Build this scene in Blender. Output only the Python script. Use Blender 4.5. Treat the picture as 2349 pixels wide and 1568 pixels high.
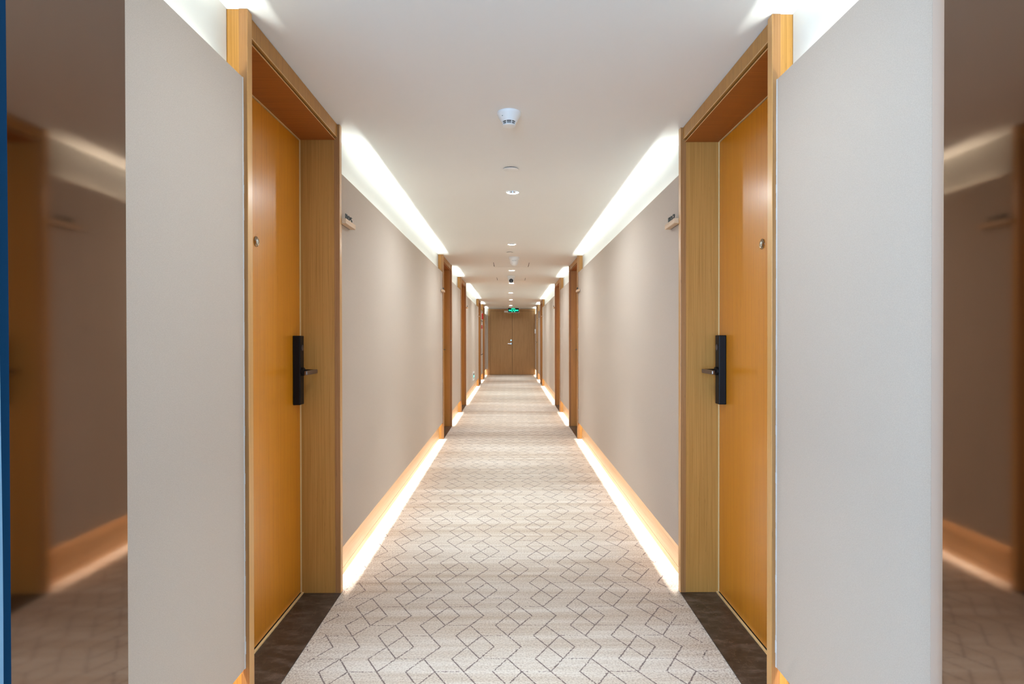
import bpy, bmesh, math, random
from mathutils import Vector, Matrix
C = bpy.context.scene.collection
S = bpy.context.scene
for o in list(bpy.data.objects): bpy.data.objects.remove(o)
PI = math.pi
# ------------------------------------------------------------------ camera
cam_d = bpy.data.cameras.new('camera'); cam_d.sensor_width = 36.0; cam_d.sensor_fit = 'HORIZONTAL'
cam_d.lens = 1330 / 2349 * 36.0; cam_d.clip_start = 0.05; cam_d.clip_end = 60
cam = bpy.data.objects.new('camera', cam_d); C.objects.link(cam)
cam.location = (0, 0, 1.2)
cam.rotation_euler = (PI/2 - math.atan(8/1330), math.radians(0.07), -math.atan(3.5/1330))
S.camera = cam
# ------------------------------------------------------------------ world, big lights, exposure
w = bpy.data.worlds.new('world'); S.world = w; w.use_nodes = True
w.node_tree.nodes['Background'].inputs[0].default_value = (0.75, 0.86, 1.0, 1)
w.node_tree.nodes['Background'].inputs[1].default_value = 0.0
S.view_settings.view_transform = 'Standard'; S.view_settings.look = 'None'
S.view_settings.exposure = 1.5; S.view_settings.gamma = 1.0; S.view_settings.use_curve_mapping = False
DAY_POWER = 54; TOP_WPM = 0.80; BOT_WPM = 1.15; SPOT_W = 38; DISC_W = 5.2
TOP_COL = (0.90, 1.0, 0.97); BOT_COL = (1.0, 0.98, 0.95); SPOT_COL = (0.86, 0.95, 1.0)
def area(name, loc, rot, sx, sy, power, col, spread=PI):
    l = bpy.data.lights.new(name, 'AREA'); l.shape = 'RECTANGLE'; l.size = sx; l.size_y = sy
    l.energy = power; l.color = col; l.spread = spread
    o = bpy.data.objects.new(name, l); C.objects.link(o); o.location = loc; o.rotation_euler = rot
    return o
# daylight of the lift lobby behind the camera
area('lobby_daylight', (-0.6, -2.3, 1.25), (PI/2, 0, -0.3), 1.4, 1.9, DAY_POWER, (0.42, 0.67, 1.0))

# ------------------------------------------------------------------ materials
def mat(name, col, rough=0.6, metal=0.0, spec=0.5, emis=None, estr=0.0):
    m = bpy.data.materials.new(name); m.use_nodes = True
    b = m.node_tree.nodes['Principled BSDF']
    b.inputs['Base Color'].default_value = (*col, 1); b.inputs['Roughness'].default_value = rough
    b.inputs['Metallic'].default_value = metal; b.inputs['Specular IOR Level'].default_value = spec
    if emis:
        b.inputs['Emission Color'].default_value = (*emis, 1); b.inputs['Emission Strength'].default_value = estr
    return m
class NT:
    def __init__(s, m): s.t = m.node_tree; s.b = s.t.nodes['Principled BSDF']
    def n(s, typ, **kw):
        x = s.t.nodes.new(typ)
        for k, v in kw.items(): setattr(x, k, v)
        return x
    def l(s, a, b): s.t.links.new(a, b)
    def put(s, node, i, v):
        if hasattr(v, 'is_linked') or isinstance(v, bpy.types.NodeSocket): s.l(v, node.inputs[i])
        else: node.inputs[i].default_value = v
    def m(s, op, a, b=0.0, c=0.0):
        x = s.n('ShaderNodeMath', operation=op)
        for i, v in enumerate((a, b, c)): s.put(x, i, v)
        return x.outputs[0]
    def coord(s, scale, kind='Object'):
        tc = s.n('ShaderNodeTexCoord'); mp = s.n('ShaderNodeMapping')
        mp.inputs['Scale'].default_value = scale; s.l(tc.outputs[kind], mp.inputs[0]); return mp.outputs[0]
    def noise(s, vec, scale=1.0, detail=3, rough=0.5):
        x = s.n('ShaderNodeTexNoise'); s.l(vec, x.inputs['Vector'])
        x.inputs['Scale'].default_value = scale; x.inputs['Detail'].default_value = detail
        x.inputs['Roughness'].default_value = rough; return x.outputs['Fac']
    def ramp(s, f, stops):
        r = s.n('ShaderNodeValToRGB'); s.l(f, r.inputs[0]); e = r.color_ramp.elements
        while len(e) < len(stops): e.new(0.5)
        for i, (p, c) in enumerate(stops): e[i].position = p; e[i].color = (*c, 1) if len(c) == 3 else c
        return r.outputs[0]
    def mix(s, f, a, b, mode='MIX'):
        x = s.n('ShaderNodeMix', data_type='RGBA', blend_type=mode)
        s.put(x, 0, f)
        for i, v in ((6, a), (7, b)):
            if isinstance(v, tuple): x.inputs[i].default_value = (*v, 1)
            else: s.l(v, x.inputs[i])
        return x.outputs[2]
    def bump(s, h, strength, dist=0.001):
        x = s.n('ShaderNodeBump'); x.inputs['Strength'].default_value = strength
        x.inputs['Distance'].default_value = dist; s.l(h, x.inputs['Height'])
        s.l(x.outputs[0], s.b.inputs['Normal'])
def wood(name, a, b, rough, axis='z', spec=0.5, freq=330, coat=0.0):
    m = mat(name, a, rough, spec=spec); t = NT(m)
    sc = {'z': (freq, freq, 2.5), 'x': (2.5, freq, freq), 'y': (freq, 2.5, freq)}[axis]
    v = t.coord(sc); n1 = t.noise(v, 1, 4, 0.65)
    sc2 = tuple(x / 3 if x > 10 else x / 2 for x in sc); n2 = t.noise(t.coord(sc2), 1, 2)
    f = t.m('ADD', t.m('MULTIPLY', n1, 0.8), t.m('MULTIPLY', n2, 0.2))
    c = t.ramp(f, [(0.36, b), (0.56, a)])
    # short dark pores
    sp = tuple(x * (0.8 if x > 10 else 7) for x in sc)
    pr = t.noise(t.coord(sp), 1, 1)
    c = t.mix(t.m('MULTIPLY', t.m('GREATER_THAN', pr, 0.735), 0.35), c, tuple(x * 0.45 for x in b))
    t.l(c, t.b.inputs['Base Color']); t.bump(n1, 0.06)
    if coat: t.b.inputs['Coat Weight'].default_value = coat; t.b.inputs['Coat Roughness'].default_value = 0.24
    return m
M = {}
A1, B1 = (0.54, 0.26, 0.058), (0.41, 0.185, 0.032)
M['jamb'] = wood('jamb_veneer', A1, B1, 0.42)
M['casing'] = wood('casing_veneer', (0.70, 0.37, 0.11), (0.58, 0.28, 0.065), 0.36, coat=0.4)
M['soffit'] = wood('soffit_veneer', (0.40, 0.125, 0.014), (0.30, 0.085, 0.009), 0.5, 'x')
M['leaf'] = wood('leaf_veneer', (0.78, 0.30, 0.006), (0.68, 0.24, 0.004), 0.38, spec=0.4, coat=0.75)
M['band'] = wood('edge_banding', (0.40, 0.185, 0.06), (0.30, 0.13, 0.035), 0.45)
M['base'] = wood('skirting_veneer', (0.76, 0.50, 0.27), (0.66, 0.40, 0.19), 0.4, 'y')
M['oak'] = wood('oak_veneer', (0.47, 0.27, 0.11), (0.35, 0.185, 0.065), 0.5, freq=190)
M['oak_frame'] = wood('oak_frame_veneer', (0.50, 0.28, 0.11), (0.38, 0.19, 0.065), 0.5)
M['pale_wood'] = wood('pale_maple', (0.74, 0.52, 0.33), (0.58, 0.38, 0.22), 0.5, 'y', freq=300)
M['bead'] = mat('pale_bead', (0.92, 0.66, 0.32), 0.35)
M['lip'] = mat('pale_lip', (0.80, 0.52, 0.24), 0.4)  # highlight along the head edges, put into the colour
M['groove'] = mat('dark_groove', (0.20, 0.075, 0.02), 0.7)
M['white'] = mat('white_plastic', (0.88, 0.89, 0.87), 0.4)
M['steel'] = mat('brushed_steel', (0.62, 0.62, 0.62), 0.25, 1.0)
M['blue_steel'] = mat('bluish_steel', (0.40, 0.66, 0.85), 0.18, 1.0)
M['black'] = mat('black_lock', (0.005, 0.004, 0.005), 0.45, spec=0.25)
M['bronze'] = mat('bronze_lever', (0.20, 0.15, 0.12), 0.3, 0.9)
M['brass'] = mat('antique_brass', (0.38, 0.31, 0.22), 0.22, 1.0)
M['glass'] = mat('viewer_glass', (0.75, 0.80, 0.80), 0.08, 1.0)
M['dark'] = mat('dark_void', (0.01, 0.01, 0.01), 0.8)
M['red'] = mat('alarm_red', (0.75, 0.02, 0.02), 0.35)
M['green'] = mat('sign_green', (0.0, 0.5, 0.32), 0.4, emis=(0.0, 0.80, 0.42), estr=0.45)
M['mint'] = mat('sign_mint', (0.1, 0.6, 0.5), 0.4, emis=(0.1, 0.7, 0.58), estr=0.5)
M['film_dark'] = mat('dark_blue_film', (0.004, 0.042, 0.105), 0.9, spec=0.08)
M['film_light'] = mat('light_blue_film', (0.22, 0.42, 0.60), 0.5)
M['ink'] = mat('black_lettering', (0.02, 0.025, 0.02), 0.5)
M['lamp'] = mat('lamp_glow', (0.9, 0.95, 1.0), 0.4, emis=(0.86, 0.93, 1.0), estr=3.0)
M['cup'] = mat('reflector_cup', (0.72, 0.80, 0.92), 0.15, 1.0)
M['alu'] = mat('aluminium_profile', (0.75, 0.75, 0.74), 0.4, 0.8)
M['caulk'] = mat('white_sealant', (0.72, 0.73, 0.74), 0.6)
M['notice'] = mat('grey_notice', (0.42, 0.40, 0.36), 0.4)
# plaster and ceiling
def plaster(name, col):
    m = mat(name, col, 0.85, spec=0.2); t = NT(m)
    n = t.noise(t.coord((1, 1, 1)), 120, 4, 0.6); big = t.noise(t.coord((1, 1, 1)), 0.9, 2)
    c = t.ramp(big, [(0.3, tuple(x * 0.975 for x in col)), (0.7, col)]); t.l(c, t.b.inputs['Base Color'])
    t.bump(n, 0.12, 0.0006); return m
M['plaster'] = plaster('wall_plaster', (0.80, 0.80, 0.775))
M['ceil'] = plaster('ceiling_paint', (0.88, 0.87, 0.84))
# textile wallpaper panel
m = mat('textile_panel', (0.56, 0.49, 0.43), 0.9, spec=0.12); t = NT(m)
n1 = t.noise(t.coord((420, 420, 520)), 1, 2, 0.7); n2 = t.noise(t.coord((1, 1, 1)), 3.0, 3)
c = t.ramp(n1, [(0.35, (0.575, 0.49, 0.415)), (0.65, (0.65, 0.56, 0.48))])
c = t.mix(t.m('MULTIPLY', n2, 0.10), c, (0.53, 0.465, 0.405))
t.l(c, t.b.inputs['Base Color']); t.bump(n1, 0.25, 0.0012); M['panel'] = m
# bronze mirror steel
m = mat('bronze_mirror', (0.34, 0.235, 0.17), 0.11, 1.0); t = NT(m)
n = t.noise(t.coord((4, 4, 1.2)), 1, 3); t.l(t.ramp(n, [(0.3, (0.265, 0.18, 0.128)), (0.7, (0.30, 0.21, 0.155))]), t.b.inputs['Base Color'])
w2 = t.noise(t.coord((3, 3, 2)), 1, 1)
t.l(t.ramp(w2, [(0.3, (0.045,) * 3), (0.7, (0.07,) * 3)]), t.b.inputs['Roughness']); M['mirror'] = m
# brown marble
m = mat('brown_marble', (0.05, 0.03, 0.02), 0.28); t = NT(m)
v = t.coord((2.4, 6.0, 3)); n = t.noise(v, 3.0, 10, 0.72)
c = t.ramp(n, [(0.30, (0.016, 0.011, 0.008)), (0.50, (0.050, 0.037, 0.029)), (0.68, (0.14, 0.112, 0.094))])
vein = t.noise(t.coord((5, 3, 5)), 1.7, 6, 0.6)
ridge = t.m('ABSOLUTE', t.m('SUBTRACT', vein, 0.5))
c = t.mix(t.m('MULTIPLY', t.m('LESS_THAN', ridge, 0.004), 0.30), c, (0.20, 0.14, 0.11))
spk = t.noise(t.coord((60, 60, 60)), 1, 2); c = t.mix(t.m('MULTIPLY', t.m('GREATER_THAN', spk, 0.70), 0.35), c, (0.22, 0.15, 0.11))
t.l(c, t.b.inputs['Base Color']); M['marble'] = m
# carpet: woven beige with the line pattern of three squares and a zigzag, period 6 x 6 in rotated cells
m = mat('patterned_carpet', (0.5, 0.44, 0.37), 0.95, spec=0.1); t = NT(m)
tc = t.n('ShaderNodeTexCoord'); sx = t.n('ShaderNodeSeparateXYZ'); t.l(tc.outputs['Object'], sx.inputs[0])
X, Y = sx.outputs[0], sx.outputs[1]
wob = t.m('MULTIPLY', t.m('SUBTRACT', t.noise(t.coord((1, 1, 1)), 90, 2), 0.5), 0.008)
a = t.m('DIVIDE', t.m('ADD', t.m('ADD', X, 0.1697), wob), 0.0523)
b = t.m('DIVIDE', t.m('ADD', t.m('SUBTRACT', 2.421, Y), wob), 0.0845)
P = t.m('FLOORED_MODULO', t.m('ADD', a, b), 6.0); Q = t.m('FLOORED_MODULO', t.m('SUBTRACT', b, a), 6.0)
W = 0.060
def near(x, v): return t.m('LESS_THAN', t.m('ABSOLUTE', t.m('SUBTRACT', x, v)), W)
def near0(x): return t.m('LESS_THAN', t.m('MINIMUM', x, t.m('SUBTRACT', 6.0, x)), W)
def AND(*a):
    r = a[0]
    for x in a[1:]: r = t.m('MULTIPLY', r, x)
    return r
def OR(*a):
    r = a[0]
    for x in a[1:]: r = t.m('MAXIMUM', r, x)
    return r
def lt(x, v): return t.m('LESS_THAN', x, v)
def gt(x, v): return t.m('GREATER_THAN', x, v)
thick = OR(AND(OR(near0(Q), near(Q, 2.0)), lt(P, 4 + W)), AND(near(Q, 4.0), gt(P, 2 - W)),
           AND(near0(P), OR(lt(Q, 2 + W), gt(Q, 4 - W))), AND(OR(near(P, 2.0), near(P, 4.0)), lt(Q, 4 + W)))
PQ = t.m('ADD', P, Q); W = 0.05
thin = OR(AND(near(PQ, 8.0), gt(P, 2.0), lt(P, 4.0)), AND(near(PQ, 6.0), gt(P, 4.0)))
loops = t.noise(t.coord((120, 150, 1)), 1, 2, 0.6)
thin = AND(thin, gt(loops, 0.50)); thick = AND(thick, gt(loops, 0.41))
lines = OR(thick, thin)
absx = t.m('ABSOLUTE', X)
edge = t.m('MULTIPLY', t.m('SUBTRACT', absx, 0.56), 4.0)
patch = t.m('ADD', t.m('MULTIPLY', t.noise(t.coord((22, 14, 1)), 1, 2), 0.75), t.m('MULTIPLY', loops, 0.35))
lines = AND(lines, t.m('GREATER_THAN', patch, t.m('ADD', 0.17, t.m('MULTIPLY', t.m('MAXIMUM', edge, 0.0), 0.50))))
streak = t.noise(t.coord((0.9, 17, 1)), 1, 5, 0.65); broad = t.noise(t.coord((0.5, 2.6, 1)), 1, 2)
band = t.m('ADD', t.m('MULTIPLY', streak, 0.6), t.m('MULTIPLY', broad, 0.4))
base = t.ramp(band, [(0.38, (0.77, 0.715, 0.64)), (0.62, (0.57, 0.465, 0.36))])
spk = t.noise(t.coord((125, 150, 1)), 1, 2, 0.75)
spf = t.m('MULTIPLY', t.m('SUBTRACT', spk, 0.44), 5.0)
spn = t.n('ShaderNodeClamp'); t.l(spf, spn.inputs[0])
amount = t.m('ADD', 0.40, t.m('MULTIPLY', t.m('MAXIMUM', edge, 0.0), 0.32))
amount = t.m('ADD', amount, t.m('MULTIPLY', t.m('SUBTRACT', band, 0.4), 0.9))
cc = t.mix(t.m('MULTIPLY', spn.outputs[0], amount), base, (0.27, 0.19, 0.14))
cc = t.mix(t.m('MULTIPLY', lines, 0.85), cc, (0.12, 0.075, 0.075))
t.l(cc, t.b.inputs['Base Color']); t.bump(spk, 0.5, 0.003)
t.b.inputs['Sheen Weight'].default_value = 0.15
M['carpet'] = m

# ------------------------------------------------------------------ mesh helpers
def bx(bm, x0, x1, y0, y1, z0, z1, bevel=0.0, tops=None):
    x0, x1 = sorted((x0, x1)); y0, y1 = sorted((y0, y1))
    vs = []
    for x in (x0, x1):
        for y in (y0, y1):
            for z in (z0, z1):
                zz = z if (tops is None or z == z0) else tops(x)
                vs.append(bm.verts.new((x, y, zz)))
    fs = [bm.faces.new([vs[i] for i in f]) for f in
          ((0, 1, 3, 2), (4, 6, 7, 5), (0, 4, 5, 1), (2, 3, 7, 6), (0, 2, 6, 4), (1, 5, 7, 3))]
    if bevel > 0:
        ed = {e for f in fs for e in f.edges}
        bmesh.ops.bevel(bm, geom=list(ed), offset=bevel, segments=2, affect='EDGES', profile=0.6)
def revolve(bm, prof, loc=(0, 0, 0), axis='z', seg=32, cap=True):
    """prof: list of (radius, height); axis z, or '-x'/'x' heights measured along x"""
    rings = []
    for r, h in prof:
        ring = []
        for k in range(seg):
            an = 2 * PI * k / seg; u, v = r * math.cos(an), r * math.sin(an)
            if axis == 'z': p = (loc[0] + u, loc[1] + v, loc[2] + h)
            elif axis == 'x': p = (loc[0] + h, loc[1] + u, loc[2] + v)
            else: p = (loc[0] + u, loc[1] + h, loc[2] + v)
            ring.append(bm.verts.new(p))
        rings.append(ring)
    for A, B in zip(rings, rings[1:]):
        for k in range(seg): bm.faces.new((A[k], A[(k + 1) % seg], B[(k + 1) % seg], B[k]))
    if cap:
        bm.faces.new(rings[0]); bm.faces.new(list(reversed(rings[-1])))
def obj(name, bm, m, parent=None, origin=(0, 0, 0), smooth=False):
    """bm is in world coordinates; origin = the parent's location"""
    bmesh.ops.recalc_face_normals(bm, faces=bm.faces[:])
    me = bpy.data.meshes.new(name)
    ox, oy, oz = origin
    for v in bm.verts: v.co.x -= ox; v.co.y -= oy; v.co.z -= oz
    bm.to_mesh(me); bm.free()
    if smooth:
        for p in me.polygons: p.use_smooth = True
        try: me.set_sharp_from_angle(angle=math.radians(35))
        except Exception: pass
    me.materials.append(M[m] if isinstance(m, str) else m)
    o = bpy.data.objects.new(name, me); C.objects.link(o)
    if parent: o.parent = parent
    return o
def tag(o, label=None, cat=None, group=None, kind=None):
    if label: o['label'] = label
    if cat: o['category'] = cat
    if group: o['group'] = group
    if kind: o['kind'] = kind
    return o
def empty(name, loc): 
    o = bpy.data.objects.new(name, None); C.objects.link(o); o.location = loc; o.empty_display_size = 0.1; return o
def box_obj(name, m, parent, origin, *args, **kw):
    bm = bmesh.new(); bx(bm, *args, **kw); return obj(name, bm, m, parent, origin)
def text_bm(txt, size, depth):
    cu = bpy.data.curves.new('t', 'FONT'); cu.body = txt; cu.size = size; cu.extrude = depth / 2; cu.resolution_u = 3
    o = bpy.data.objects.new('t', cu); C.objects.link(o)
    bpy.context.view_layer.update()
    me = bpy.data.meshes.new_from_object(o.evaluated_get(bpy.context.evaluated_depsgraph_get()))
    bm = bmesh.new(); bm.from_mesh(me); bpy.data.meshes.remove(me)
    bpy.data.objects.remove(o); bpy.data.curves.remove(cu)
    return bm

# ------------------------------------------------------------------ layout
DOORS = [(1.773, 2.758), (6.932, 7.949), (9.465, 10.484), (14.69, 15.62), (17.0, 17.95)]
END = 19.2; XC = 0.80; XP = 0.8126; XW = 0.863; XB = 0.855
def cz(x): return 2.197 - 0.0075 * (x / 0.8)
PTOP = {-1: 1.995, 1: 1.988}; PBOT = 0.192
start = 1.055
segs = []
prev = start
for d in DOORS: segs.append((prev, d[0])); prev = d[1]
segs.append((prev, END))
side_name = {-1: 'left', 1: 'right'}
# ---- floor: one carpet with notches for the stone thresholds
bm = bmesh.new()
bx(bm, -XC, XC, -2.4, END, -0.05, 0)
for s in (-1, 1):
    for a_, b_ in segs: bx(bm, s * XC, s * 0.87, a_ + (0 if a_ > start else -0.5), b_, -0.05, 0)
    bx(bm, s * XC, s * 1.5, -2.4, 0.555, -0.05, 0)
tag(obj('floor', bm, 'carpet'), 'beige carpet with a brown line pattern of squares and zigzags running down the corridor', 'carpet', kind='structure')
# ---- ceiling with round cut-outs for downlights and square ones for hatches
LIGHTS = [(0.016, 1.50), (0.016, 3.96), (0.016, 6.14), (0.020, 8.49), (0.016, 10.45), (0.006, 12.65), (0.012, 14.9), (0.012, 17.5)]  # first downlight is out of view, added to light the foreground carpet
HATCH = [(0.012, 7.62, 8.07, 0.238), (0.012, 9.52, 9.94, 0.238), (0.0, 18.1, 18.5, 0.238)]
RL = 0.040; CS = 0.06
bm = bmesh.new()
def quad(x0, x1, y0, y1):
    if x1 - x0 < 1e-6 or y1 - y0 < 1e-6: return
    bm.faces.new([bm.verts.new((x, y, cz(x))) for x, y in ((x0, y0), (x0, y1), (x1, y1), (x1, y0))])
cuts = [(y - CS, y + CS, x - CS, x + CS, 'o', x, y) for x, y in LIGHTS] + [(a_, b_, x - h, x + h, 's', x, 0) for x, a_, b_, h in HATCH]
cuts.sort(); yy = 0.55
EX = 1.05
quad(-1.5, 1.5, -2.4, 0.55)
for y0, y1, x0, x1, k, cx, cy in cuts:
    quad(-EX, EX, yy, y0); quad(-EX, x0, y0, y1); quad(x1, EX, y0, y1)
    if k == 'o':
        N = 32; inner = []; outer = []
        for i in range(N):
            an = 2 * PI * i / N + PI / 4; c_, s_ = math.cos(an), math.sin(an)
            f = CS / max(abs(c_), abs(s_))
            outer.append(bm.verts.new((cx + f * c_, cy + f * s_, cz(cx + f * c_))))
            inner.append(bm.verts.new((cx + RL * c_, cy + RL * s_, cz(cx + RL * c_))))
        for i in range(N):
            j = (i + 1) % N; bm.faces.new((outer[i], outer[j], inner[j], inner[i]))
    yy = y1
quad(-EX, EX, yy, END + 0.1)
ceil = obj('ceiling', bm, 'ceil')
for p in ceil.data.polygons:
    if p.normal.z > 0: p.flip()
tag(ceil, 'smooth white painted ceiling over the whole corridor', 'ceiling', kind='structure')
for x, a_, b_, h in HATCH:
    hb = bmesh.new(); g = 0.006
    bx(hb, x - h + g, x + h - g, a_ + 0.0004, b_ - 0.0004, cz(x) + 0.0003, cz(x) + 0.02)
    for v in hb.verts: v.co.z += cz(v.co.x) - cz(x)
    obj('access_hatch', hb, 'ceil', ceil)
    hb = bmesh.new(); bx(hb, x - h - .03, x + h + .03, a_ - .03, b_ + .03, cz(x) + 0.03, cz(x) + 0.04)
    obj('hatch_frame', hb, 'dark', ceil)
# ---- walls, panels, skirting, coves
for s in (-1, 1):
    nm = side_name[s]
    wall = empty('wall_' + nm, (s * XW, 9.0, 0)); wo = tuple(wall.location)
    tag(wall, f'{nm} corridor wall of beige textile panels with lit gaps above and below', 'wall', kind='structure')
    bb = empty('baseboard_' + nm, (s * XB, 9.0, 0)); bo = tuple(bb.location)
    pass
    tag(bb, f'honey coloured wooden skirting set back under the panels of the {nm} wall', 'baseboard', kind='structure')
    for i, (a_, b_) in enumerate(segs):
        e = 0.0015
        box_obj('plaster', 'plaster', wall, wo, s * XW, s * 1.02, a_ - (0.5 if i == 0 else -e), b_ - e, 0, 2.23)
        pa = a_ + e; pb = b_ - e
        if i == 0 and s == 1:
            box_obj('edge_trim', mat('edge_trim_paint', (0.60, 0.47, 0.39), 0.7), wall, wo, s * 0.8115, s * 0.835, 1.0, 1.115, 0, PTOP[s] + 0.25)  # warm tone of this strip paints the different lighting on the panel end
            pa = 1.116
        box_obj('wall_panel', 'panel', wall, wo, s * XP, s * 0.8245, pa, pb, PBOT, PTOP[s], bevel=0.0022)
        # ledges behind the panel that hold the light strips
        box_obj('light_ledge', 'alu', wall, wo, s * 0.8255, s * (XW - .0005), pa + .001, pb - .001, PTOP[s] - 0.085, PTOP[s] - 0.074)
        box_obj('light_ledge', 'alu', wall, wo, s * 0.8255, s * (XW - .0005), pa + .001, pb - .001, 0.2695, 0.28)
        # sealant line at the panel ends
        if i < 5:
            cb = bmesh.new(); rnd = random.Random(7 * i + s); z = PBOT
            while z < PTOP[s] - 0.02:
                h = rnd.uniform(0.015, 0.05); wd = rnd.uniform(0.0003, 0.0010)
                if rnd.random() < 0.1: wd *= 2.2
                bx(cb, s * (XP - wd), s * (XP + 0.004), pb - 0.0055, pb + 0.0005, z, min(z + h, PTOP[s])); z += h
            obj('sealant_line', cb, 'caulk', wall, wo)
        # skirting board in two pieces with a groove
        box_obj('skirting_board', 'base', bb, bo, s * XB, s * (XW - .0005), a_ + e, b_ - e, 0.0345, 0.235)
        box_obj('groove_line', 'groove', bb, bo, s * (XB + 0.0003), s * (XW - .0005), a_ + e, b_ - e, 0.031, 0.035)
        box_obj('skirting_foot', 'base', bb, bo, s * (XB - 0.0005), s * (XW - .0005), a_ + e, b_ - e, 0.0, 0.0315)
        # cove light strips
        L = (b_ - a_)
        ins0 = 0.01 if i == 0 else 0.14; ins1 = (0.07 if i == 0 else 0.14) if i < 5 else 0.04
        y0, y1 = a_ + ins0, b_ - ins1
        if i == 4: y0, y1 = a_ + 0.1, b_ - 0.1
        area('cove_light', (s * 0.8572, (y0 + y1) / 2, PTOP[s] - 0.072), (PI, 0, 0), 0.008, y1 - y0, TOP_WPM * (y1 - y0) * (1.5 if i == 0 else 1.0), TOP_COL, math.radians(110))
        y0, y1 = a_ + 0.03, b_ - 0.03
        area('floor_light', (s * 0.8485, (y0 + y1) / 2, 0.268), (0, 0, 0), 0.008, y1 - y0, BOT_WPM * (y1 - y0), BOT_COL, math.radians(105))
# ---- lobby shell behind the camera, and the end wall
for s in (-1, 1):
    bm = bmesh.new(); bx(bm, s * 1.5, s * 1.6, -2.4, 0.56, 0, 2.25)
    tag(obj('wall_lobby', bm, 'plaster'), f'{side_name[s]} plaster wall of the lobby behind the viewpoint', 'wall', kind='structure')
bm = bmesh.new(); bx(bm, -1.02, 1.02, END + 0.002, END + 0.15, 0, 2.25)
wb = obj('wall_back', bm, 'plaster'); tag(wb, 'end wall of the corridor around the double door', 'wall', kind='structure')
box_obj('wall_panel', 'panel', wb, (0, 0, 0), -0.811, -0.742, END - 0.02, END, PBOT, 1.995)
box_obj('skirting_board', 'base', wb, (0, 0, 0), -0.853, -0.742, END - 0.028, END, 0.0, PBOT)
# ---- lift lobby portal cladding in bronze mirror steel
r = empty('steel_pier', (-0.9, 0.9, 0)); ro = tuple(r.location)
tag(r, 'bronze mirror steel cladding of the pier at the left edge, blue film on its corner', 'cladding')
box_obj('cladding_sheet', 'mirror', r, ro, -0.694, -0.86, 0.56, 1.05, 0.001, 2.19)
box_obj('pier_core', 'plaster', r, ro, -0.861, -1.5, 0.56, 1.045, 0.001, 2.19)
r = empty('steel_pier', (0.9, 0.8, 0)); ro = tuple(r.location)
tag(r, 'bronze mirror steel cladding of the pier at the right edge beside the pale trim', 'cladding')
box_obj('cladding_sheet', 'mirror', r, ro, 0.795, 0.82, 0.56, 1.063, 0.001, 2.185)
box_obj('pier_core', 'plaster', r, ro, 0.862, 1.5, 0.56, 0.99, 0.001, 2.185)
fb = bmesh.new()
N = 24
def film(bm, f0, f1, x0, x1):
    A = []
    for i in range(N + 1):
        z = 0.003 + 2.18 * i / N
        A.append([bm.verts.new((x, y, z)) for x, y in ((x0, f0(z)), (x1, f0(z)), (x1, f1(z)), (x0, f1(z)))])
    for a_, b_ in zip(A, A[1:]):
        for k in range(4): bm.faces.new((a_[k], a_[(k + 1) % 4], b_[(k + 1) % 4], b_[k]))
    bm.faces.new(A[0]); bm.faces.new(A[-1])
edge = lambda z: 0.8015 + 0.0012 * math.sin(z * 2.1) - (0.004 * max(0, z - 1.3) ** 2)
inner = lambda z: 0.7876 + 0.0012 * math.sin(z * 2.7 + 1) + 0.0010 * math.sin(z * 9) 
r = empty('protective_film', (-0.694, 0.75, 0)); ro = tuple(r.location)
tag(r, 'strip of blue protective film stuck along the left steel pier', 'film')
film(fb, lambda z: 0.70, edge, -0.6938, -0.6925); obj('film_sheet', fb, 'film_dark', r, ro)
fb = bmesh.new(); film(fb, lambda z: 0.70, inner, -0.6923, -0.6905)
tag(obj('loose_sheet', fb, 'film_light', r, ro), 'light blue loose sheet')

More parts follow.
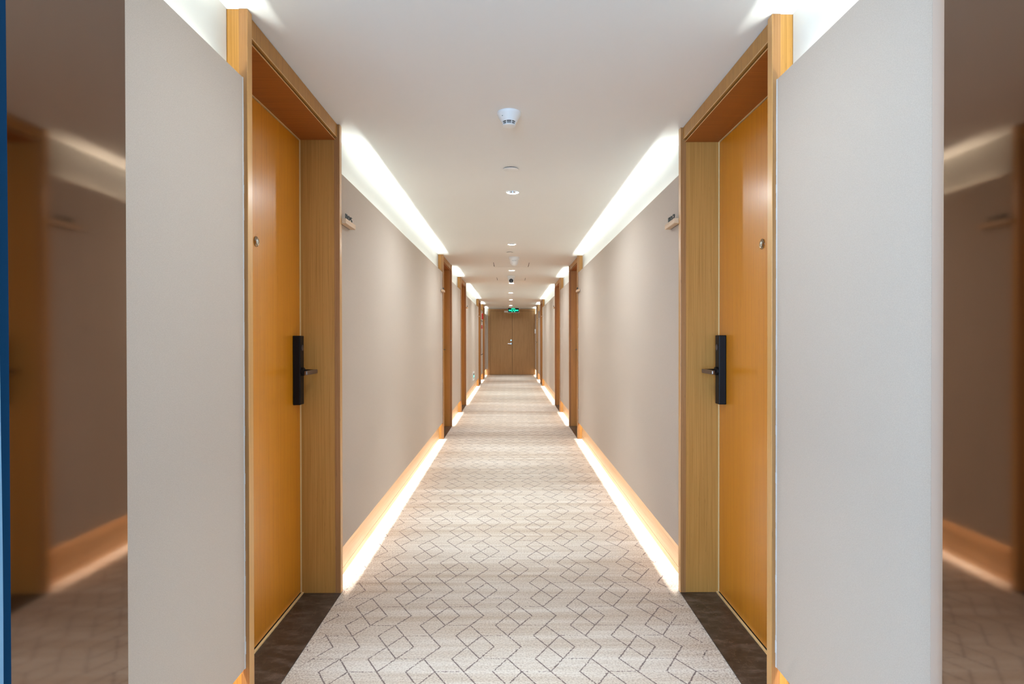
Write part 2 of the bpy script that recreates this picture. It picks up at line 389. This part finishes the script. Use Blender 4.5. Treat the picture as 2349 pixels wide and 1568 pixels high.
# ------------------------------------------------------------------ guest room doors
def make_door(s, n, y0, y1, pos):
    dz = 0 if s < 0 else -0.011
    SOF = 2.132 + dz; HB = 2.143 + dz
    XL = 0.9866 if s < 0 else 0.980
    root = empty(f'door_{n}', (s * 0.9, (y0 + y1) / 2, 0)); ro = tuple(root.location)
    tag(root, pos, 'door', kind='structure')
    i0, i1 = y0 + 0.032, y1 - 0.032
    top = lambda x: cz(x) - 0.0005
    for a_, b_ in ((y0, i0), (i1, y1)):
        box_obj('casing', 'casing', root, ro, s * XC, s * 0.8262, a_, b_, 0.001, 2, tops=top, bevel=0.0012)
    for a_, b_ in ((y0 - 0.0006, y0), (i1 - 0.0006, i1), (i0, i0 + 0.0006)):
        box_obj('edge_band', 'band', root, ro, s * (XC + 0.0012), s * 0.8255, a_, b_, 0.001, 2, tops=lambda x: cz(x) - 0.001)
    for a_, b_ in ((y0 + 0.003, i0 - 0.002), (i1 + 0.002, y1 - 0.003)):
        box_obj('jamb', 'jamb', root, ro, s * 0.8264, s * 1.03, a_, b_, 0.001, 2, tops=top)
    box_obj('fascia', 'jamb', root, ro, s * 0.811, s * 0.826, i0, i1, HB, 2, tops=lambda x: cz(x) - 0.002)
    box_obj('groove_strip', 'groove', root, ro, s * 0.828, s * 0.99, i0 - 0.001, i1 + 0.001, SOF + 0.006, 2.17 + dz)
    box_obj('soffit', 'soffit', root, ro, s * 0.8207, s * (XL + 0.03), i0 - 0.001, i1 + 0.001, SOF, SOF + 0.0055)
    box_obj('fascia_lip', 'lip', root, ro, s * 0.8102, s * 0.8125, i0 + .0005, i1 - .0005, HB - 0.0012, HB + 0.0010)  # thin pale strips paint the highlights on fascia and soffit edges
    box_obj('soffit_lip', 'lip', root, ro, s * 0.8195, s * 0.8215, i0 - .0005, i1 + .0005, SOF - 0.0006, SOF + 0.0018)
    box_obj('leaf', 'leaf', root, ro, s * XL, s * (XL + 0.04), i0 + 0.009, i1 - 0.009, 0.012, SOF - 0.008)
    bb_ = bmesh.new()
    bx(bb_, s * (XL - 0.0028), s * (XL + 0.02), i1 - 0.0042, i1 + 0.001, 0.008, SOF - 0.001)
    bx(bb_, s * (XL - 0.0028), s * (XL + 0.02), i0 - 0.001, i0 + 0.0042, 0.008, SOF - 0.001)
    bx(bb_, s * (XL - 0.0028), s * (XL + 0.02), i0 + 0.0042, i1 - 0.0042, SOF - 0.0032, SOF - 0.0002)
    bx(bb_, s * (XL - 0.012), s * (XL - 0.003), i0, i1, 0.003, 0.008)
    obj('seal_bead', bb_, 'bead', root, ro)
    box_obj('threshold', 'marble', root, ro, s * (XC + 0.001), s * (XL + 0.03), i0 - .001, i1 + .001, -0.03, 0.003)
    # lock plate with lever near the far edge, viewer in the middle
    pb = bmesh.new(); bx(pb, s * (XL - 0.0345), s * XL, i1 - 0.099, i1 - 0.050, 0.899, 1.214, bevel=0.004)
    plate = obj('lock_plate', pb, 'black', root, ro)
    cb = bmesh.new(); revolve(cb, [(0.014, 0), (0.014, 0.0022)], (0, 0, 0), 'x', 24)
    for v in cb.verts: v.co = Vector((s * (XL - 0.0345 - v.co.x), i1 - 0.074 + v.co.y * 0.8, 1.158 + v.co.z))
    obj('card_reader', cb, mat('dark_reader', (0.05, 0.045, 0.05), 0.25), plate)
    plate.children[0].location = (0, 0, 0)
    for v in plate.children[0].data.vertices: v.co -= Vector(ro)
    lb = bmesh.new()
    revolve(lb, [(0.019, 0.0), (0.019, -0.010), (0.011, -0.013), (0.010, -0.062), (0.008, -0.066)], (0, 0, 0), 'x', 24)
    for v in lb.verts: v.co = Vector((s * (XL - 0.0345 + v.co.x), i1 - 0.078 + v.co.y, 1.050 + v.co.z))
    obj('lever_neck', lb, 'black', plate, ro)
    lb = bmesh.new(); bx(lb, s * (XL - 0.103), s * (XL - 0.090), i1 - 0.205, i1 - 0.066, 1.041, 1.060, bevel=0.004)
    obj('lever', lb, 'bronze', plate, ro)
    vb = bmesh.new(); yc = (i0 + i1) / 2 - 0.012
    revolve(vb, [(0.020, 0), (0.020, 0.003), (0.015, 0.0065), (0.0115, 0.0055), (0.0115, 0.001)], (0, 0, 0), 'x', 32)
    for v in vb.verts: v.co = Vector((s * (XL - v.co.x), yc + v.co.y, 1.577 + dz + v.co.z))
    vw = obj('door_viewer', vb, 'brass', root, ro, smooth=True)
    vb = bmesh.new(); revolve(vb, [(0.0112, 0.002), (0.0112, 0.006), (0.006, 0.0085), (0.001, 0.009)], (0, 0, 0), 'x', 24)
    for v in vb.verts: v.co = Vector((s * (XL - v.co.x), yc + v.co.y, 1.577 + dz + v.co.z))
    obj('lens', vb, 'glass', vw, ro, smooth=True)
    return root
order = ['nearest', 'second', 'third', 'fourth', 'fifth and farthest']
n = 1
for s in (-1, 1):
    for i, (y0, y1) in enumerate(DOORS):
        if s == 1 and i == 4: continue
        make_door(s, n, y0, y1, f'{order[i]} honey wood guest room door on the {side_name[s]} wall, in a deep frame'); n += 1
# flush service door, farthest on the right
y0, y1 = DOORS[4]; s = 1
root = empty(f'door_{n}', (0.83, (y0 + y1) / 2, 0)); ro = tuple(root.location)
tag(root, 'flush brown service door with brass knob, farthest on the right wall', 'door', kind='structure'); n += 1
for a_, b_ in ((y0, y0 + .04), (y1 - .04, y1)):
    box_obj('casing', 'oak_frame', root, ro, XC, 0.87, a_, b_, 0.001, 2, tops=lambda x: cz(x) - .0005)
box_obj('casing_head', 'oak_frame', root, ro, XC, 0.87, y0 + .04, y1 - .04, 2.12, 2, tops=lambda x: cz(x) - .0005)
box_obj('leaf', 'oak', root, ro, 0.812, 0.86, y0 + .043, y1 - .043, 0.006, 2.117)
box_obj('threshold', 'marble', root, ro, XC + .001, 0.90, y0 + .04, y1 - .04, -0.03, 0.003)
kb = bmesh.new(); revolve(kb, [(0.012, 0), (0.010, -0.03), (0.026, -0.045), (0.026, -0.06), (0.015, -0.07)], (0.812, y0 + 0.12, 1.08), 'x', 20)
obj('knob', kb, 'brass', root, ro, smooth=True)

# ---- double door in the end wall
root = empty(f'door_{n}', (0.04, END, 0)); ro = tuple(root.location)
tag(root, 'brown oak double door closing the far end of the corridor', 'door', kind='structure')
for a_, b_ in ((-0.739, -0.672), (0.789, 0.822)):
    box_obj('casing', 'oak_frame', root, ro, a_, b_, END - 0.03, END + 0.001, 0.0, 2.175, bevel=0.003)
box_obj('casing_head', 'oak_frame', root, ro, -0.672, 0.789, END - 0.03, END + 0.001, 2.117, 2.175, bevel=0.003)
box_obj('gap_backing', 'dark', root, ro, -0.672, 0.789, END - 0.004, END + 0.0015, 0.0, 2.117)
L1 = box_obj('leaf', 'oak', root, ro, -0.668, 0.057, END - 0.018, END - 0.0045, 0.008, 2.110)
L2 = box_obj('leaf', 'oak', root, ro, 0.065, 0.785, END - 0.018, END - 0.0045, 0.008, 2.110)
hb = bmesh.new(); revolve(hb, [(0.030, 0), (0.030, -0.012), (0.020, -0.022)], (0.018, END - 0.018, 1.140), 'y', 24)
obj('deadbolt', hb, 'blue_steel', L1, ro, smooth=True)
hb = bmesh.new(); revolve(hb, [(0.033, 0), (0.033, -0.010), (0.012, -0.014), (0.011, -0.05)], (0.022, END - 0.018, 1.029), 'y', 24)
obj('lever_rose', hb, 'blue_steel', L1, ro, smooth=True)
box_obj('lever', 'steel', L1, ro, -0.095, 0.030, END - 0.076, END - 0.064, 1.018, 1.034, bevel=0.004)
box_obj('door_closer', 'white', L1, ro, -0.205, 0.020, END - 0.062, END - 0.018, 2.060, 2.118, bevel=0.004)

# ------------------------------------------------------------------ room number blocks
def number_block(s, ya, label, txt=None):
    r = empty('room_number', (s * XP, ya + 0.085, 1.76)); ro = tuple(r.location)
    tag(r, label, 'room sign', 'wooden room number blocks beside the doors')
    yb = ya + 0.172; z0 = 1.749; z1 = 1.7725
    box_obj('mounting_strip', 'dark', r, ro, s * XP, s * (XP - 0.004), ya + 0.001, yb - 0.001, z0 + .001, z1 - .001)
    box_obj('block', 'pale_wood', r, ro, s * (XP - 0.004), s * 0.781, ya, yb, z0, z1, bevel=0.0008)
    if txt:
        ws = []
        for ch in txt:
            bm = text_bm(ch, 0.040, 0.004); xs = [v.co.x for v in bm.verts]; ws.append((bm, min(xs), max(xs) - min(xs)))
        tot = sum(w_ for _, _, w_ in ws) + 0.005 * (len(ws) - 1); k = 0.112 / tot; u0 = 0
        for bm, xmin, w_ in ws:
            for v in bm.verts:
                u = (v.co.x - xmin + u0) * k; h = v.co.y; d = v.co.z
                # left wall reads away from the viewer, right wall towards the viewer
                yy_ = ya + 0.014 + u if s < 0 else ya + 0.126 - u
                v.co = Vector((s * (0.787 + d), yy_, z1 + h * 0.92))
            obj('numeral', bm, 'ink', r, ro); u0 += w_ + 0.005
    else:
        for k in range(4):
            box_obj('numeral', 'ink', r, ro, s * 0.785, s * 0.789, ya + 0.03 + k * 0.026, ya + 0.036 + k * 0.026, z1, z1 + 0.026)
pos = ['just beyond the nearest door', 'just before the second door', 'just beyond the third door', 'just before the fourth door']
ys = [DOORS[0][1] + 0.004, DOORS[1][0] - 0.182, DOORS[2][1] + 0.01, DOORS[3][0] - 0.182]
for s in (-1, 1):
    for i in range(4):
        number_block(s, ys[i], f'pale wood room number block on the {side_name[s]} wall {pos[i]}', ('1105' if s < 0 else '1102') if i == 0 else None)
number_block(-1, DOORS[4][1] + 0.01, 'pale wood room number block on the left wall just beyond the fifth door')
number_block(1, DOORS[4][0] - 0.182, 'pale wood room number block on the right wall just before the service door')

# ------------------------------------------------------------------ ceiling fixtures
def smoke(x, y, label, k=1.0):
    r = empty('smoke_detector', (x, y, cz(x))); ro = tuple(r.location); z = cz(x)
    tag(r, label, 'smoke detector')
    bm = bmesh.new()
    prof = [(0.0530, 0), (0.0535, -0.008), (0.0515, -0.012), (0.0335, -0.0425)]
    revolve(bm, [(a_ * k, b_ * k) for a_, b_ in prof], (x, y, z), 'z', 48); obj('housing', bm, 'white', r, ro, smooth=True)
    bm = bmesh.new(); revolve(bm, [(0.0295 * k, -0.0425 * k), (0.0255 * k, -0.056 * k)], (x, y, z), 'z', 36); obj('chamber', bm, 'dark', r, ro, smooth=True)
    # two louvre rings and the ribs between the slots
    for h in (-0.0475, -0.0525):
        bm = bmesh.new(); rr = 0.0335 - (-0.0425 - h) * 0.55
        revolve(bm, [(rr * k, (h + .0008) * k), ((rr - 0.0006) * k, (h - .0008) * k)], (x, y, z), 'z', 40); obj('louvre_ring', bm, 'white', r, ro, smooth=True)
    bm = bmesh.new()
    for q in range(8):
        an = PI / 8 + q * PI / 4
        c_, s_ = math.cos(an), math.sin(an)
        for (ra, rb, z0, z1) in ((0.0285, 0.0322, -0.057, -0.042),):
            vs = []
            for rr in (ra, rb):
                for dt in (-0.0014, 0.0014):
                    for zz in (z0, z1):
                        kk = rr - (0.0042 if zz == z0 else 0.0)
                        vs.append(bm.verts.new((x + k * (kk * c_ - dt * s_), y + k * (kk * s_ + dt * c_), z + zz * k)))
            for f in ((0, 1, 3, 2), (4, 6, 7, 5), (0, 4, 5, 1), (2, 3, 7, 6), (0, 2, 6, 4), (1, 5, 7, 3)): bm.faces.new([vs[i] for i in f])
    obj('ribs', bm, 'white', r, ro)
    bm = bmesh.new(); revolve(bm, [(0.0285 * k, -0.0555 * k), (0.0275 * k, -0.059 * k), (0.024 * k, -0.0595 * k)], (x, y, z), 'z', 36)
    obj('bottom_cap', bm, 'white', r, ro, smooth=True)
    bm = bmesh.new(); revolve(bm, [(0.0022 * k, 0), (0.0022 * k, -0.002 * k)], (0, 0, 0), 'z', 12)
    for v in bm.verts: v.co = Vector((x - 0.029 * k, y - 0.033 * k, z - 0.0235 * k)) + v.co
    obj('indicator', bm, mat('indicator_dark', (0.03, 0.12, 0.08), 0.4), r, ro)
smoke(-0.005, 2.57, 'white cone shaped smoke detector nearest on the ceiling')
smoke(0.010, 17.95, 'small white smoke detector above the green exit sign', 1.0)
def cover(x, y, label):
    bm = bmesh.new(); z = cz(x)
    r = empty('sprinkler_cover', (x, y, z)); ro = tuple(r.location)
    tag(r, label, 'sprinkler cover')
    revolve(bm, [(0.044, -0.0045), (0.044, -0.0065), (0.042, -0.0072)], (x, y, z), 'z', 40); obj('cover_plate', bm, 'ceil', r, ro, smooth=True)
    bm = bmesh.new(); revolve(bm, [(0.037, 0.0), (0.037, -0.0046)], (x, y, z), 'z', 32); obj('recess_ring', bm, 'dark', r, ro)
cover(0.003, 3.41, 'round white sprinkler cover between the nearest detector and the first downlight')
cover(-0.008, 6.72, 'round white sprinkler cover just before the first camera')
cover(-0.01, 15.65, 'round white sprinkler cover beyond the fourth doors')
dl = ['downlight over the viewpoint, just above the frame', 'nearest downlight, unobstructed, with visible reflector', 'second downlight from the viewer, before the first camera', 'third downlight, between the two cameras', 'fourth downlight, just beyond the second camera', 'fifth downlight, halfway between the third and fourth doors', 'sixth downlight, by the fourth doors', 'farthest downlight, before the exit sign']
for k, (x, y) in enumerate(LIGHTS):
    z = cz(x); r = empty('downlight', (x, y, z)); ro = tuple(r.location)
    tag(r, ('round white ' + dl[k]), 'downlight', 'recessed downlights along the ceiling')
    bm = bmesh.new(); revolve(bm, [(0.0475, 0.0), (0.0470, -0.0025), (0.0400, -0.0025), (0.0395, 0.001)], (x, y, z), 'z', 48, cap=False); obj('trim_ring', bm, 'white', r, ro, smooth=True)
    bm = bmesh.new(); revolve(bm, [(0.0395, 0.001), (0.034, 0.022), (0.024, 0.040)], (x, y, z), 'z', 40, cap=False); obj('reflector', bm, 'cup', r, ro, smooth=True)
    bm = bmesh.new(); revolve(bm, [(0.026, 0.0405), (0.026, 0.045)], (x, y, z), 'z', 32); obj('lamp', bm, 'lamp', r, ro)
    l = bpy.data.lights.new('downlight_beam', 'SPOT'); l.energy = SPOT_W; l.color = SPOT_COL
    l.spot_size = math.radians(66); l.spot_blend = 1.0; l.shadow_soft_size = 0.02
    o = bpy.data.objects.new('downlight_beam', l); C.objects.link(o); o.parent = r; o.location = (0, 0, 0.036)
    l = bpy.data.lights.new('downlight_spill', 'AREA'); l.shape = 'DISK'; l.size = 0.06; l.energy = DISC_W * (0.6 if k == 0 else 1.0); l.color = SPOT_COL
    o = bpy.data.objects.new('downlight_spill', l); C.objects.link(o); o.parent = r; o.location = (0, 0, 0.004)
def camera_dome(x, y, label, front):
    z = cz(x); r = empty('security_camera', (x, y, z)); ro = tuple(r.location)
    tag(r, label, 'security camera')
    bm = bmesh.new(); revolve(bm, [(0.064, 0), (0.065, -0.006), (0.065, -0.026), (0.062, -0.031), (0.055, -0.033)], (x, y, z), 'z', 48); obj('base', bm, 'white', r, ro, smooth=True)
    prof = [(0.0545, -0.033), (0.0535, -0.045), (0.050, -0.065), (0.044, -0.083), (0.034, -0.097), (0.020, -0.106), (0.004, -0.109)]
    bm = bmesh.new(); revolve(bm, prof, (x, y, z), 'z', 48); obj('shell', bm, 'white', r, ro, smooth=True)
    if front:
        def disc(rad, d0, d1, m_, nm, up=0.0, dx=0.0):
            b = bmesh.new(); revolve(b, [(rad, 0), (rad, d1 - d0)], (0, 0, 0), 'z', 32)
            rot = Vector((0, -1, -0.18)).normalized().to_track_quat('Z', 'Y').to_matrix()
            for v in b.verts: v.co = rot @ (v.co + Vector((dx, up, d0))) + Vector((x, y - 0.0, z - 0.070))
            return obj(nm, b, m_, r, ro, smooth=True)
        disc(0.034, 0.030, 0.056, 'white', 'eyeball'); disc(0.031, 0.050, 0.060, 'black', 'lens_window')
        disc(0.013, 0.058, 0.0612, mat('lens_grey', (0.12, 0.11, 0.11), 0.1), 'lens', 0.006)
        disc(0.005, 0.0605, 0.0615, 'glass', 'infrared_lamp', -0.016)
    else:
        bm = bmesh.new()
        for q in range(3): bx(bm, x - 0.02 + q * 0.018, x - 0.012 + q * 0.018, y - 0.0545, y - 0.050, z - 0.051, z - 0.045)
        obj('screw_marks', bm, mat('mark_grey', (0.3, 0.32, 0.3), 0.5), r, ro)
camera_dome(0.045, 7.12, 'white security camera seen from behind, nearer of the two', False)
camera_dome(0.012, 9.26, 'white turret security camera with black lens facing the viewer', True)

# ------------------------------------------------------------------ exit sign hanging before the end door
r = empty('exit_sign', (0.097, 18.4, cz(0.1))); ro = tuple(r.location)
tag(r, 'green lit running man exit sign hanging before the end door', 'exit sign')
x0, x1, z0, z1, yy_ = -0.083, 0.277, 2.020, 2.173, 18.4
box_obj('sign_case', 'white', r, ro, x0, x1, yy_, yy_ + 0.025, z0, z1, bevel=0.003)
box_obj('sign_face', 'black', r, ro, x0 + 0.008, x1 - 0.008, yy_ - 0.002, yy_ - 0.0002, z0 + 0.008, z1 - 0.008)
g = bmesh.new(); f0, f1 = yy_ - 0.004, yy_ - 0.0021
def gb(a_, b_, c_, d_): bx(g, a_, b_, f0, f1, c_, d_)
xm = 0.5 * (x0 + x1) - 0.008
gb(xm - 0.055, xm + 0.055, z1 - 0.030, z1 - 0.014); gb(xm - 0.055, xm - 0.041, z0 + 0.022, z1 - 0.030)
gb(xm + 0.041, xm + 0.055, z0 + 0.022, z1 - 0.030)
gb(x0 + 0.030, xm - 0.056, z0 + 0.048, z0 + 0.094); gb(xm + 0.056, x1 - 0.030, z0 + 0.048, z0 + 0.094)
obj('door_and_arrow', g, 'green', r, ro)
g = bmesh.new()   # running figure
def limb(xa, za, xb, zb, w_):
    d = Vector((xb - xa, 0, zb - za)); n_ = Vector((-d.z, 0, d.x)).normalized() * w_ / 2
    A = Vector((xm + xa, 0, z0 + za)); B = Vector((xm + xb, 0, z0 + zb))
    f = [g.verts.new((p.x, f0, p.z)) for p in (A - n_, A + n_, B + n_, B - n_)]; k = [g.verts.new((v.co.x, f1, v.co.z)) for v in f]
    g.faces.new(f); g.faces.new(k[::-1])
    for i in range(4): g.faces.new((f[i], f[(i + 1) % 4], k[(i + 1) % 4], k[i]))
limb(0.0, 0.102, 0.006, 0.060, 0.022); limb(0.006, 0.064, -0.022, 0.044, 0.012); limb(-0.022, 0.046, -0.028, 0.018, 0.010)
limb(0.006, 0.064, 0.030, 0.042, 0.012); limb(0.030, 0.042, 0.052, 0.012, 0.010); limb(0.0, 0.096, -0.028, 0.082, 0.008); limb(0.0, 0.096, 0.026, 0.078, 0.008)
revolve(g, [(0.011, f0), (0.011, f1)], (xm - 0.004, 0, z0 + 0.117), 'y', 16)
obj('running_figure', g, 'green', r, ro)
for xr in (0.02, 0.18):
    bm = bmesh.new(); revolve(bm, [(0.005, 0), (0.005, 0.022)], (xr, yy_ + 0.012, z1), 'z', 12); obj('hanging_rod', bm, 'white', r, ro)

# ------------------------------------------------------------------ fire alarm and hydrant cover on the left wall, other small things
s = -1
r = empty('fire_alarm', (-XP, 16.15, 1.80)); ro = tuple(r.location)
tag(r, 'red fire alarm sounder and bell on the left wall, above the hydrant cover', 'fire alarm')
box_obj('back_plate', 'white', r, ro, -XP, -XP + 0.012, 16.09, 16.21, 1.74, 1.915, bevel=0.004)
bm = bmesh.new(); revolve(bm, [(0.032, 0.012), (0.032, 0.035), (0.024, 0.048), (0.005, 0.052)], (-XP, 16.15, 1.868), 'x', 28); obj('strobe', bm, 'red', r, ro, smooth=True)
bm = bmesh.new(); revolve(bm, [(0.050, 0.012), (0.052, 0.035), (0.042, 0.055), (0.005, 0.062)], (-XP, 16.15, 1.785), 'x', 28); obj('bell', bm, 'red', r, ro, smooth=True)
r = empty('hydrant_cover', (-XP, 16.4, 1.2)); ro = tuple(r.location)
tag(r, 'fabric covered hydrant door with dark joint and red label on the left wall', 'hydrant cover')
box_obj('cover_panel', 'panel', r, ro, -XP, -XP + 0.004, 15.93, 16.93, 0.76, 1.685)
jb = bmesh.new()
for a_, b_, c_, d_ in ((15.91, 16.95, 1.687, 1.705), (15.91, 16.95, 0.742, 0.758), (15.91, 15.928, 0.758, 1.687), (16.932, 16.95, 0.758, 1.687)):
    bx(jb, -XP, -XP + 0.0045, a_, b_, c_, d_)
obj('joint_frame', jb, 'dark', r, ro)
box_obj('label_plate', 'red', r, ro, -XP + 0.0041, -XP + 0.007, 16.05, 16.72, 1.478, 1.572)
bm = bmesh.new(); revolve(bm, [(0.03, 0.004), (0.028, 0.012)], (-XP, 16.5, 1.605), 'x', 20); obj('latch', bm, 'steel', r, ro)
r = empty('floor_exit_sign', (-XP, 12.65, 0.385)); ro = tuple(r.location)
tag(r, 'low white framed evacuation light with green face on the left wall', 'exit sign')
box_obj('frame', 'white', r, ro, -XP, -XP + 0.010, 12.42, 12.88, 0.290, 0.475, bevel=0.002)
box_obj('face', 'black', r, ro, -XP + 0.010, -XP + 0.0115, 12.50, 12.80, 0.335, 0.440)
box_obj('arrow', 'mint', r, ro, -XP + 0.0116, -XP + 0.013, 12.52, 12.78, 0.350, 0.405)
r = empty('framed_notice', (XP, 16.4, 1.86)); ro = tuple(r.location)
tag(r, 'small dark framed notice on the right wall before the service door', 'notice')
box_obj('frame', 'black', r, ro, XP, XP - 0.008, 16.35, 16.55, 1.79, 1.96)
box_obj('sheet', 'notice', r, ro, XP - 0.0081, XP - 0.0095, 16.362, 16.538, 1.80, 1.95)
r = empty('control_box', (XP, 18.7, 1.43)); ro = tuple(r.location)
tag(r, 'white control box on the right wall beside the end door', 'control box')
box_obj('housing', 'white', r, ro, XP, XP - 0.03, 18.65, 18.77, 1.36, 1.50, bevel=0.003)
box_obj('button', 'steel', r, ro, XP - 0.0301, XP - 0.034, 18.69, 18.73, 1.41, 1.45)
